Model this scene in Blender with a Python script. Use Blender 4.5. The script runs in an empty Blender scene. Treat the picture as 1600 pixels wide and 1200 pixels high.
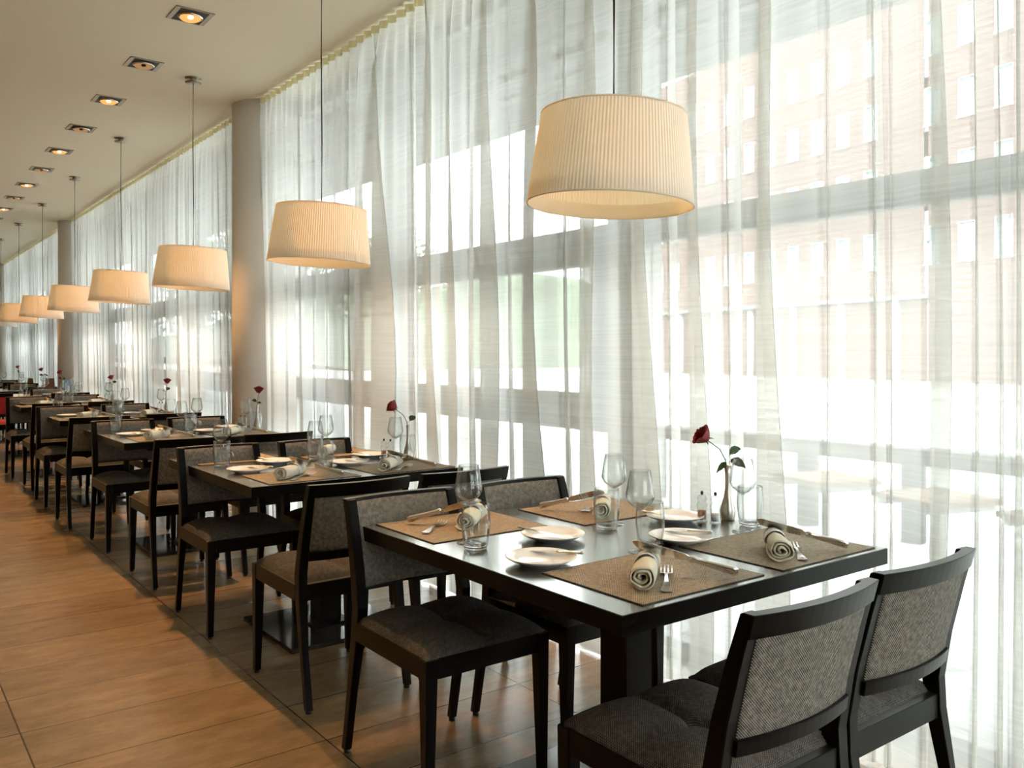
import bpy, bmesh, math, random
from math import sin, cos, pi, radians
from mathutils import Vector, Matrix, Euler

# ------------------------------------------------------------------ camera
scene = bpy.context.scene
YAW = .647
FPX = 1341.436
cd = bpy.data.cameras.new('camera'); cam = bpy.data.objects.new('camera', cd)
scene.collection.objects.link(cam)
cam.location = (0, 0, 1.3259); cam.rotation_euler = (pi/2, 0, -YAW)
cd.sensor_width = 36; cd.lens = 36*FPX/1600; cd.shift_y = -48.52/1600
cd.clip_start = .05; cd.clip_end = 400
scene.camera = cam
# ------------------------------------------------------------------ view + light
vs = scene.view_settings
scene.display_settings.display_device = 'sRGB'
vs.view_transform = 'Standard'; vs.look = 'None'; vs.gamma = 1; vs.use_curve_mapping = False
vs.exposure = 0.25
cy = scene.cycles
cy.use_denoising = True
cy.max_bounces = 24; cy.diffuse_bounces = 4; cy.glossy_bounces = 4
cy.transmission_bounces = 20; cy.transparent_max_bounces = 40
cy.caustics_reflective = False; cy.caustics_refractive = False
cy.sample_clamp_indirect = 8
WORLD = 10.5
SPOT_W = 250.0
AISLE_W = 5.0
BULB_W = 2.4
w = bpy.data.worlds.new('overcast_sky'); scene.world = w; w.use_nodes = True
nt = w.node_tree; bg = nt.nodes['Background']
bg.inputs['Color'].default_value = (.91, .98, 1.0, 1); bg.inputs['Strength'].default_value = WORLD

C = scene.collection
random.seed(7)

# ------------------------------------------------------------------ materials
def newmat(name):
    m = bpy.data.materials.new(name); m.use_nodes = True
    n = m.node_tree; b = n.nodes['Principled BSDF']
    return m, n, b
def N(n, t, **k):
    x = n.nodes.new(t)
    for a, v in k.items():
        if hasattr(x, a): setattr(x, a, v)
        else: x.inputs[a].default_value = v
    return x
def simple(name, col, rough=.5, metal=0, spec=.5, noise=0, nscale=20, bump=0, bscale=200, ior=1.5):
    m, n, b = newmat(name)
    b.inputs['Base Color'].default_value = (*col, 1); b.inputs['Roughness'].default_value = rough
    b.inputs['Metallic'].default_value = metal; b.inputs['Specular IOR Level'].default_value = spec
    b.inputs['IOR'].default_value = ior
    tc = N(n, 'ShaderNodeTexCoord')
    if noise:
        t = N(n, 'ShaderNodeTexNoise', Scale=nscale, Detail=4.0)
        n.links.new(tc.outputs['Object'], t.inputs['Vector'])
        r = N(n, 'ShaderNodeMapRange'); r.inputs['To Min'].default_value = 1-noise; r.inputs['To Max'].default_value = 1+noise
        n.links.new(t.outputs['Fac'], r.inputs['Value'])
        mx = N(n, 'ShaderNodeVectorMath', operation='SCALE'); mx.inputs[0].default_value = col
        n.links.new(r.outputs['Result'], mx.inputs['Scale']); n.links.new(mx.outputs['Vector'], b.inputs['Base Color'])
    if bump:
        t = N(n, 'ShaderNodeTexNoise', Scale=bscale, Detail=3.0); n.links.new(tc.outputs['Object'], t.inputs['Vector'])
        bp = N(n, 'ShaderNodeBump'); bp.inputs['Strength'].default_value = bump; bp.inputs['Distance'].default_value = .002
        n.links.new(t.outputs['Fac'], bp.inputs['Height']); n.links.new(bp.outputs['Normal'], b.inputs['Normal'])
    return m

def weave(name, c1, c2, pitch, rough=.85, horiz=1.0, bump=.4, axes=(0, 1), w2=.5):
    """two-colour cloth of fine threads: c1 ground, c2 picks, on object coordinates"""
    m, n, b = newmat(name); b.inputs['Roughness'].default_value = rough; b.inputs['Specular IOR Level'].default_value = .2
    tc = N(n, 'ShaderNodeTexCoord'); sp = N(n, 'ShaderNodeSeparateXYZ'); n.links.new(tc.outputs['Object'], sp.inputs[0])
    outs = []
    for i, a in enumerate(axes):
        mu = N(n, 'ShaderNodeMath', operation='MULTIPLY'); mu.inputs[1].default_value = 2*pi/pitch*(horiz if i else 1)
        n.links.new(sp.outputs[a], mu.inputs[0])
        s = N(n, 'ShaderNodeMath', operation='SINE'); n.links.new(mu.outputs[0], s.inputs[0]); outs.append(s)
    pr = N(n, 'ShaderNodeMath', operation='MULTIPLY'); n.links.new(outs[0].outputs[0], pr.inputs[0]); n.links.new(outs[1].outputs[0], pr.inputs[1])
    nz = N(n, 'ShaderNodeTexNoise', Scale=90.0, Detail=2.0); n.links.new(tc.outputs['Object'], nz.inputs['Vector'])
    ad = N(n, 'ShaderNodeMath', operation='MULTIPLY_ADD'); ad.inputs[1].default_value = 1.6
    n.links.new(nz.outputs['Fac'], ad.inputs[0]); n.links.new(pr.outputs[0], ad.inputs[2])
    mr = N(n, 'ShaderNodeMapRange'); mr.inputs['From Min'].default_value = w2-.3+.3; mr.inputs['From Max'].default_value = w2+.8
    n.links.new(ad.outputs[0], mr.inputs['Value'])
    mix = N(n, 'ShaderNodeMix', data_type='RGBA'); mix.inputs['A'].default_value = (*c1, 1); mix.inputs['B'].default_value = (*c2, 1)
    n.links.new(mr.outputs['Result'], mix.inputs['Factor']); n.links.new(mix.outputs['Result'], b.inputs['Base Color'])
    bp = N(n, 'ShaderNodeBump'); bp.inputs['Strength'].default_value = bump; bp.inputs['Distance'].default_value = .001
    n.links.new(pr.outputs[0], bp.inputs['Height']); n.links.new(bp.outputs['Normal'], b.inputs['Normal'])
    return m

def lacquer(name, col, rough, f0, f1, p, noise=.2, nscale=20):
    """dark coated wood: nearly black seen straight on, satin sheen at a low angle"""
    m = bpy.data.materials.new(name); m.use_nodes = True; n = m.node_tree; n.nodes.clear()
    o = N(n, 'ShaderNodeOutputMaterial'); df = N(n, 'ShaderNodeBsdfDiffuse'); gl = N(n, 'ShaderNodeBsdfGlossy'); gl.inputs['Roughness'].default_value = rough; gl.inputs[0].default_value = (.95, .97, .95, 1)
    tc = N(n, 'ShaderNodeTexCoord'); t = N(n, 'ShaderNodeTexNoise', Scale=float(nscale), Detail=4.0); n.links.new(tc.outputs['Object'], t.inputs['Vector'])
    r = N(n, 'ShaderNodeMapRange'); r.inputs['To Min'].default_value = 1-noise; r.inputs['To Max'].default_value = 1+noise; n.links.new(t.outputs['Fac'], r.inputs['Value'])
    mv = N(n, 'ShaderNodeVectorMath', operation='SCALE'); mv.inputs[0].default_value = col; n.links.new(r.outputs['Result'], mv.inputs['Scale']); n.links.new(mv.outputs[0], df.inputs[0])
    lw = N(n, 'ShaderNodeLayerWeight', Blend=.5); pw = N(n, 'ShaderNodeMath', operation='POWER'); pw.inputs[1].default_value = p; n.links.new(lw.outputs['Facing'], pw.inputs[0])
    mr = N(n, 'ShaderNodeMapRange'); mr.inputs['To Min'].default_value = f0; mr.inputs['To Max'].default_value = f1; n.links.new(pw.outputs[0], mr.inputs['Value'])
    mx = N(n, 'ShaderNodeMixShader'); n.links.new(mr.outputs['Result'], mx.inputs[0]); n.links.new(df.outputs[0], mx.inputs[1]); n.links.new(gl.outputs[0], mx.inputs[2]); n.links.new(mx.outputs[0], o.inputs[0]); return m

def glass(name, tint=(1, 1, 1), base=.05, edge=.85, rim=1.0):
    """thin clear glass: see-through with a fresnel sheen"""
    m = bpy.data.materials.new(name); m.use_nodes = True; n = m.node_tree; n.nodes.clear()
    o = N(n, 'ShaderNodeOutputMaterial'); tr = N(n, 'ShaderNodeBsdfTransparent'); tr.inputs[0].default_value = (*tint, 1)
    gl = N(n, 'ShaderNodeBsdfGlossy'); gl.inputs['Roughness'].default_value = .03
    lw = N(n, 'ShaderNodeLayerWeight', Blend=.35); mr = N(n, 'ShaderNodeMapRange')
    mr.inputs['To Min'].default_value = base; mr.inputs['To Max'].default_value = edge
    pw = N(n, 'ShaderNodeMath', operation='POWER'); pw.inputs[1].default_value = 1.8
    n.links.new(lw.outputs['Facing'], pw.inputs[0]); n.links.new(pw.outputs[0], mr.inputs['Value'])
    p2 = N(n, 'ShaderNodeMath', operation='POWER'); p2.inputs[1].default_value = 2.6; n.links.new(lw.outputs['Facing'], p2.inputs[0])
    tm_ = N(n, 'ShaderNodeMix', data_type='RGBA'); tm_.inputs['A'].default_value = (*tint, 1); tm_.inputs['B'].default_value = (*[t*rim for t in tint], 1)
    n.links.new(p2.outputs[0], tm_.inputs['Factor']); n.links.new(tm_.outputs['Result'], tr.inputs[0])
    mx = N(n, 'ShaderNodeMixShader'); n.links.new(mr.outputs['Result'], mx.inputs[0]); n.links.new(tr.outputs[0], mx.inputs[1]); n.links.new(gl.outputs[0], mx.inputs[2])
    n.links.new(mx.outputs[0], o.inputs[0])
    return m

def real_glass(name):
    m, n, b = newmat(name)
    b.inputs['Transmission Weight'].default_value = 1; b.inputs['Roughness'].default_value = 0; b.inputs['IOR'].default_value = 1.48
    return m

def emis(name, col, s):
    m = bpy.data.materials.new(name); m.use_nodes = True; n = m.node_tree; n.nodes.clear()
    o = N(n, 'ShaderNodeOutputMaterial'); e = N(n, 'ShaderNodeEmission', Strength=s); e.inputs[0].default_value = (*col, 1)
    n.links.new(e.outputs[0], o.inputs[0]); return m

def sheer(name):
    m = bpy.data.materials.new(name); m.use_nodes = True; n = m.node_tree; n.nodes.clear()
    o = N(n, 'ShaderNodeOutputMaterial'); tr = N(n, 'ShaderNodeBsdfTransparent'); tr.inputs[0].default_value = (1, .995, .98, 1)
    df = N(n, 'ShaderNodeBsdfDiffuse'); df.inputs[0].default_value = (.86, .85, .81, 1)
    tl = N(n, 'ShaderNodeBsdfTranslucent'); tl.inputs[0].default_value = (.70, .695, .665, 1)
    cl = N(n, 'ShaderNodeMixShader'); cl.inputs[0].default_value = .55; n.links.new(df.outputs[0], cl.inputs[1]); n.links.new(tl.outputs[0], cl.inputs[2])
    g = N(n, 'ShaderNodeNewGeometry'); dt = N(n, 'ShaderNodeVectorMath', operation='DOT_PRODUCT')
    n.links.new(g.outputs['Normal'], dt.inputs[0]); n.links.new(g.outputs['Incoming'], dt.inputs[1])
    ab = N(n, 'ShaderNodeMath', operation='ABSOLUTE'); n.links.new(dt.outputs['Value'], ab.inputs[0])
    mxm = N(n, 'ShaderNodeMath', operation='MAXIMUM'); mxm.inputs[1].default_value = .16; n.links.new(ab.outputs[0], mxm.inputs[0])
    inv = N(n, 'ShaderNodeMath', operation='DIVIDE'); inv.inputs[0].default_value = 1; n.links.new(mxm.outputs[0], inv.inputs[1])
    # open weave: share of light that slips between the threads, thinner where the thread slubs
    tc = N(n, 'ShaderNodeTexCoord'); mp = N(n, 'ShaderNodeMapping'); mp.inputs['Scale'].default_value = (1.5, 1.5, 95)
    n.links.new(tc.outputs['Object'], mp.inputs[0]); nz = N(n, 'ShaderNodeTexNoise', Scale=1.0, Detail=2.0); n.links.new(mp.outputs[0], nz.inputs['Vector'])
    mr = N(n, 'ShaderNodeMapRange'); mr.inputs['From Min'].default_value = .3; mr.inputs['From Max'].default_value = .7
    mr.inputs['To Min'].default_value = .50; mr.inputs['To Max'].default_value = .40; n.links.new(nz.outputs['Fac'], mr.inputs['Value'])
    pw = N(n, 'ShaderNodeMath', operation='POWER'); n.links.new(mr.outputs['Result'], pw.inputs[0]); n.links.new(inv.outputs[0], pw.inputs[1])
    mx = N(n, 'ShaderNodeMixShader'); n.links.new(pw.outputs[0], mx.inputs[0]); n.links.new(cl.outputs[0], mx.inputs[1]); n.links.new(tr.outputs[0], mx.inputs[2])
    n.links.new(mx.outputs[0], o.inputs[0]); return m

def cloth2(name, refl, trans, f=.5):
    m = bpy.data.materials.new(name); m.use_nodes = True; n = m.node_tree; n.nodes.clear()
    o = N(n, 'ShaderNodeOutputMaterial'); df = N(n, 'ShaderNodeBsdfDiffuse'); df.inputs[0].default_value = (*refl, 1)
    tl = N(n, 'ShaderNodeBsdfTranslucent'); tl.inputs[0].default_value = (*trans, 1)
    mx = N(n, 'ShaderNodeMixShader'); mx.inputs[0].default_value = f
    n.links.new(df.outputs[0], mx.inputs[1]); n.links.new(tl.outputs[0], mx.inputs[2]); n.links.new(mx.outputs[0], o.inputs[0]); return m

def floor_mat():
    m, n, b = newmat('travertine_tiles'); b.inputs['Roughness'].default_value = .25; b.inputs['Specular IOR Level'].default_value = .45
    tc = N(n, 'ShaderNodeTexCoord'); mp = N(n, 'ShaderNodeMapping')
    mp.inputs['Location'].default_value = (-1.266, -3.075, 0); n.links.new(tc.outputs['Object'], mp.inputs[0])
    br = N(n, 'ShaderNodeTexBrick'); br.offset = 0; br.squash = 1
    br.inputs['Scale'].default_value = 1; br.inputs['Mortar Size'].default_value = .003; br.inputs['Mortar Smooth'].default_value = .3
    br.inputs['Brick Width'].default_value = .83; br.inputs['Row Height'].default_value = .345; br.inputs['Bias'].default_value = 0
    br.inputs['Color1'].default_value = (.27, .19, .105, 1); br.inputs['Color2'].default_value = (.20, .138, .077, 1); br.inputs['Mortar'].default_value = (.03, .02, .012, 1)
    n.links.new(mp.outputs[0], br.inputs['Vector'])
    mp2 = N(n, 'ShaderNodeMapping'); mp2.inputs['Scale'].default_value = (2.2, 5.5, 1); n.links.new(tc.outputs['Object'], mp2.inputs[0])
    nz = N(n, 'ShaderNodeTexNoise', Scale=1.6, Detail=12.0, Roughness=.8); n.links.new(mp2.outputs[0], nz.inputs['Vector'])
    mr = N(n, 'ShaderNodeMapRange'); mr.inputs['From Min'].default_value = .3; mr.inputs['From Max'].default_value = .72
    mr.inputs['From Min'].default_value = .15; mr.inputs['From Max'].default_value = .85; mr.inputs['To Min'].default_value = .35; mr.inputs['To Max'].default_value = 1.65; n.links.new(nz.outputs['Fac'], mr.inputs['Value'])
    sc = N(n, 'ShaderNodeVectorMath', operation='SCALE'); n.links.new(br.outputs['Color'], sc.inputs[0]); n.links.new(mr.outputs['Result'], sc.inputs['Scale'])
    n.links.new(sc.outputs[0], b.inputs['Base Color'])
    bp = N(n, 'ShaderNodeBump'); bp.inputs['Strength'].default_value = .35; bp.inputs['Distance'].default_value = .002; bp.invert = True
    n.links.new(br.outputs['Fac'], bp.inputs['Height']); n.links.new(bp.outputs['Normal'], b.inputs['Normal'])
    return m

def brick_mat():
    m, n, b = newmat('pink_brick'); b.inputs['Roughness'].default_value = .9
    tc = N(n, 'ShaderNodeTexCoord'); mp = N(n, 'ShaderNodeMapping'); mp.inputs['Rotation'].default_value = (pi/2, 0, 0); n.links.new(tc.outputs['Object'], mp.inputs[0])
    br = N(n, 'ShaderNodeTexBrick'); br.inputs['Scale'].default_value = 1; br.inputs['Brick Width'].default_value = .5; br.inputs['Row Height'].default_value = .16; br.inputs['Mortar Size'].default_value = .012
    br.inputs['Color1'].default_value = (.135, .080, .062, 1); br.inputs['Color2'].default_value = (.115, .067, .051, 1); br.inputs['Mortar'].default_value = (.14, .10, .09, 1)
    n.links.new(mp.outputs[0], br.inputs['Vector']); n.links.new(br.outputs['Color'], b.inputs['Base Color']); return m

def petal_mat():
    m, n, b = newmat('rose_petals'); b.inputs['Base Color'].default_value = (.20, .002, .006, 1); b.inputs['Roughness'].default_value = .6
    return m

M = dict(
    floor=floor_mat(), ceiling=simple('ceiling_paint', (.86, .79, .62), .9, noise=.02, nscale=3), wall=simple('wall_paint', (.62, .48, .34), .85, noise=.03),
    black=lacquer('dark_stained_wood', (.004, .0036, .0033), .34, .008, .42, 3.2),
    top=lacquer('dark_lacquer', (.006, .006, .006), .2, .02, 1.0, 1.35),
    steel=simple('brushed_steel', (.55, .52, .47), .3, 1, bump=.06), base=simple('polished_base', (.035, .035, .035), .12, 0, .8),
    chrome=simple('chrome', (.75, .73, .70), .16, 1), frame=simple('grey_aluminium', (.36, .355, .33), .5, 0, noise=.03),
    column=simple('column_plaster', (.80, .79, .76), .8, noise=.02, nscale=3),
    seat=weave('seat_cloth', (.04, .039, .038), (.19, .17, .15), .006, axes=(0, 1), w2=.75),
    back=weave('back_cloth', (.05, .045, .04), (.34, .31, .265), .006, axes=(0, 2), w2=.55),
    red=simple('red_cloth', (.35, .008, .01), .8, bump=.2), mat=weave('woven_vinyl', (.15, .115, .078), (.52, .41, .28), .006, rough=.6, axes=(0, 1), horiz=1.0, w2=.35),
    matedge=simple('mat_edge', (.02, .016, .012), .6), plate=simple('porcelain', (.93, .94, .94), .12, spec=.6, bump=.0),
    millg=glass('mill_glass', (.93, .95, .95), .09, .95, .12), glass=glass('clear_glass', (.965, .975, .97), .035, .9, .25), thick=real_glass('thick_glass'), pane=glass('window_glass', (.97, .985, .98), .04, .7), napkin=cloth2('napkin_cotton', (.90, .85, .70), (.55, .45, .28), .15),
    band=simple('napkin_band', (.75, .76, .76), .35, .3), petal=petal_mat(), leaf=simple('rose_leaf', (.035, .075, .022), .5, noise=.3), stem=simple('rose_stem', (.07, .12, .05), .6),
    pepper=simple('peppercorns', (.34, .19, .09), .8, noise=.6, nscale=250), salt=simple('salt_grains', (.85, .86, .86), .8), ball=simple('dark_steel_ball', (.05, .05, .05), .25, .7),
    shade=cloth2('pleated_ribbon', (.95, .92, .86), (.90, .74, .46), .33), cream_lit=cloth2('shade_lining', (.92, .86, .76), (.9, .85, .75), .45), cord=simple('black_cord', (.01, .01, .01), .6),  # pale cloth carries painted daylight inside the shade; rims share it
    nickel=simple('satin_nickel', (.38, .33, .26), .35, .9), bulb=emis('bulb_glow', (1, .62, .26), 8), lampon=emis('halogen_reflector', (1, .42, .12), 1.1), lampdim=emis('halogen_dim', (1, .55, .25), .35), burner=emis('halogen_burner', (1, .8, .5), 8),
    hole=simple('black_recess', (.01, .01, .01), .5), sheer=sheer('sheer_curtain'), tape=cloth2('heading_tape', (.86, .80, .58), (.75, .66, .38), .4),
    pave=simple('pale_paving', (.50, .51, .50), .8, noise=.06, nscale=1.2), brick=brick_mat(), conc=simple('canopy_concrete', (.16, .16, .15), .9, noise=.05, nscale=1),
    dglass=simple('facade_glass', (.34, .42, .44), .08, 0, .5), white=simple('white_panel', (.45, .46, .45), .6), wood=simple('outdoor_teak', (.34, .22, .14), .7, noise=.2, nscale=12),
    bark=simple('bark', (.10, .075, .055), .9, noise=.3), foliage=simple('foliage', (.12, .16, .085), .8, noise=.4, nscale=3), hill=simple('wooded_hill', (.11, .135, .09), .95, noise=.4, nscale=.3),
    bollard=simple('bollard_paint', (.06, .06, .05), .5), card=simple('brown_card', (.07, .035, .02), .6), blue=simple('blue_card', (.16, .36, .55), .5), paper=simple('white_print', (.8, .82, .82), .6),
)

# ------------------------------------------------------------------ mesh builder
class MB:
    def __init__(s): s.v = []; s.f = []; s.sm = []
    def add(s, vs_, fs, smooth=False):
        o = len(s.v); s.v += [tuple(x) for x in vs_]
        for f in fs: s.f.append([i+o for i in f]); s.sm.append(smooth)
        return s
    def box(s, x0, x1, y0, y1, z0, z1):
        v = [(x, y, z) for z in (z0, z1) for x, y in ((x0, y0), (x1, y0), (x1, y1), (x0, y1))]
        return s.add(v, [(3, 2, 1, 0), (4, 5, 6, 7), (0, 1, 5, 4), (1, 2, 6, 5), (2, 3, 7, 6), (3, 0, 4, 7)])
    def hexa(s, b, t):
        return s.add(list(b)+list(t), [(3, 2, 1, 0), (4, 5, 6, 7), (0, 1, 5, 4), (1, 2, 6, 5), (2, 3, 7, 6), (3, 0, 4, 7)])
    def loft(s, secs, cap=True, smooth=False, closed=False):
        n = len(secs[0]); v = [p for q in secs for p in q]; f = []
        m = len(secs)
        for i in range(m if closed else m-1):
            j = (i+1) % m
            for k in range(n): f.append((i*n+k, i*n+(k+1) % n, j*n+(k+1) % n, j*n+k))
        if cap and not closed: f.append(tuple(range(n-1, -1, -1))); f.append(tuple((m-1)*n+k for k in range(n)))
        return s.add(v, f, smooth)
    def lathe(s, prof, seg=32, c=(0, 0, 0), smooth=True):
        v = []; f = []; n = len(prof)
        for i in range(seg):
            a = 2*pi*i/seg
            for r, z in prof: v.append((c[0]+max(r, 1e-5)*cos(a), c[1]+max(r, 1e-5)*sin(a), c[2]+z))
        for i in range(seg):
            j = (i+1) % seg
            for k in range(n-1): f.append((i*n+k, j*n+k, j*n+k+1, i*n+k+1))
        return s.add(v, f, smooth)
    def tube(s, pts, rad, seg=8, smooth=True):
        pts = [Vector(p) for p in pts]; R = rad if isinstance(rad, (list, tuple)) else [rad]*len(pts); secs = []
        for i, p in enumerate(pts):
            t = (pts[min(i+1, len(pts)-1)]-pts[max(i-1, 0)]).normalized()
            u = t.cross(Vector((0, 0, 1)));
            if u.length < 1e-3: u = Vector((1, 0, 0))
            u.normalize(); w_ = t.cross(u)
            secs.append([p+R[i]*(u*cos(2*pi*k/seg)+w_*sin(2*pi*k/seg)) for k in range(seg)])
        return s.loft(secs, True, smooth)
    def grid(s, P, smooth=True):
        n = len(P[0]); v = [p for r in P for p in r]
        return s.add(v, [(i*n+k, i*n+k+1, (i+1)*n+k+1, (i+1)*n+k) for i in range(len(P)-1) for k in range(n-1)], smooth)
    def mesh(s, name, mat):
        me = bpy.data.meshes.new(name); me.from_pydata(s.v, [], s.f); me.polygons.foreach_set('use_smooth', s.sm)
        me.materials.append(mat); me.update(); return me
    def build(s, name, mat, parent=None, bevel=0, loc=(0, 0, 0), rot=(0, 0, 0), merge=False):
        me = s.mesh(name, mat)
        bm = bmesh.new(); bm.from_mesh(me)
        if merge: bmesh.ops.remove_doubles(bm, verts=bm.verts, dist=1e-5)
        if not getattr(s, 'open', False): bmesh.ops.recalc_face_normals(bm, faces=bm.faces)
        if bevel: bmesh.ops.bevel(bm, geom=[e for e in bm.edges if e.calc_face_angle(0) > .6], offset=bevel, segments=2, affect='EDGES', clamp_overlap=True)
        bm.to_mesh(me); bm.free()
        o = bpy.data.objects.new(name, me); C.objects.link(o); o.location = loc; o.rotation_euler = rot
        if parent: o.parent = parent
        return o

def empty(name, loc=(0, 0, 0), rz=0):
    o = bpy.data.objects.new(name, None); C.objects.link(o); o.location = loc; o.rotation_euler = (0, 0, rz); o.empty_display_size = .1; return o
def tag(o, label=None, cat=None, group=None, kind=None):
    if label: o['label'] = label
    if cat: o['category'] = cat
    if group: o['group'] = group
    if kind: o['kind'] = kind
    return o
def struct(o, label=None):
    o['kind'] = 'structure'
    if label: o['label'] = label
    return o
def copy_tree(o, parent=None):
    c = o.copy(); C.objects.link(c); c.parent = parent
    for ch in list(o.children): copy_tree(ch, c)
    return c
class Proto:
    """first use moves the prototype itself, later uses copy it"""
    def __init__(s, o): s.o = o; s.used = False
    def place(s, loc, rz=0, label=None, group=None, rot=None, scale=None):
        o = s.o if not s.used else copy_tree(s.o)
        s.used = True
        o.location = loc; o.rotation_euler = rot if rot else (0, 0, rz)
        o.scale = scale if scale else (1, 1, 1)
        if label: o['label'] = label
        if group: o['group'] = group
        return o

# ------------------------------------------------------------------ the room
CZ = 3.374; P = 2.2489; X0 = 1.32; Y0 = 1.355; TW = 1.086; TD = 1.238; T = .75
struct(MB().box(-4.2, 2.9, -3.2, 34, -.15, 0).build('floor', M['floor']), 'travertine tiled restaurant floor')
struct(MB().box(-4.2, 2.92, -3.2, 34, CZ, CZ+.35).build('ceiling', M['ceiling']), 'flat beige restaurant ceiling')
struct(MB().box(-4.4, -4.2, -3.2, 34, -.15, CZ+.35).build('wall_left', M['wall']), 'warm plaster wall on the aisle side')
wb = MB().box(-4.4, 0, -3.4, -3.2, -.15, CZ+.35); wb.box(0, 2.92, -3.4, -3.2, CZ-.06, CZ+.35)  # opening left for the added bay that lets in front light
struct(wb.build('wall_back', M['wall']), 'plaster wall behind the first tables with an added glazed opening')
wd = struct(empty('window_20', (.6, -3.3, 0)), 'added glazed bay behind the camera for soft front light')  # unseen bay, added to give soft light from behind the camera
MB().box(-.6, 2.2, -.008, .008, .06, CZ-.06).build('pane', M['pane'], wd)
wf = MB().box(-.6, 2.2, -.05, .05, 0, .06)
for q in range(3): wf.box(-.56+q*1.36-.04, -.56+q*1.36+.04, -.05, .05, .06, CZ-.06)
wf.build('mullion', M['frame'], wd)
struct(MB().box(-4.4, 2.92, 34, 34.2, -.15, CZ+.35).build('wall_far', M['wall']), 'warm plaster wall closing the far end')
COLY = [-.98, 6.98, 14.94, 22.9, 30.86]
for cyl in COLY:
    b_ = MB(); b_.lathe([(0, 0), (.3, 0), (.3, CZ), (0, CZ)], 48, (2.72, cyl, 0)); struct(b_.build('column', M['column']), 'round grey plaster column between two curtains')

# facade: posts every 2.27 m, with rails and panes
FX = 2.95
POST = [2.915+2.2669*k for k in range(-2, 14)]
f_ = MB().box(FX-.08, FX+.06, -3.2, 34, 0, .06); f_.box(FX-.08, FX+.06, -3.2, 34, CZ-.10, CZ)
struct(f_.build('trim_1', M['frame']), 'grey aluminium head and foot rails of the glazing')
for k, py in enumerate(POST[:-1]):
    sash = (k != 1)
    y0, y1 = py+.10, POST[k+1]-.10
    wd = struct(empty('window_%d' % (k+1), (FX, (y0+y1)/2, 0)), 'tall grey framed window bay behind the sheer curtain')
    oy = (y0+y1)/2; h_ = (y1-y0)/2
    fr = MB()
    fr.box(-.10, .07, -h_-.20, -h_, 0, CZ)
    fr.build('mullion', M['frame'], wd, bevel=.004)
    t_ = MB().box(-.09, .06, -h_, h_, 1.875, 1.948); t_.box(-.05, .05, -h_, h_, 2.862, 2.908); t_.box(-.03, .03, -h_, h_, 2.765, 2.777)
    t_.box(-.06, .05, -h_, h_, .937, .992)
    if not sash: t_.box(-.03, .04, -h_, h_, 1.842, 1.875)
    t_.build('rail', M['frame'], wd, bevel=.003)
    if sash:
        s_ = MB(); a, c_ = h_-.005, .145
        s_.box(-.08, .0, -a, a, 1.765, 1.870); s_.box(-.08, .0, -a, a, .997, 1.125); s_.box(-.08, .0, -a, -a+c_, 1.125, 1.765); s_.box(-.08, .0, a-c_, a, 1.125, 1.765)
        sa = s_.build('sash', M['frame'], wd, bevel=.004)
        hb = MB().box(-.1, -.08, -a+.05, -a+.08, 1.40, 1.52); hb.box(-.115, -.1, -a+.05, -a+.075, 1.36, 1.46); hb.build('handle', M['steel'], sa, bevel=.003)
    g = MB(); z_ = [(.06, .937), (.992, 1.875 if sash else 1.842), (1.948, 2.862), (2.908, CZ-.1)]
    for a0, a1 in z_: g.box(-.008, .008, -h_, h_, a0, a1)
    g.build('pane', M['pane'], wd)

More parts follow.
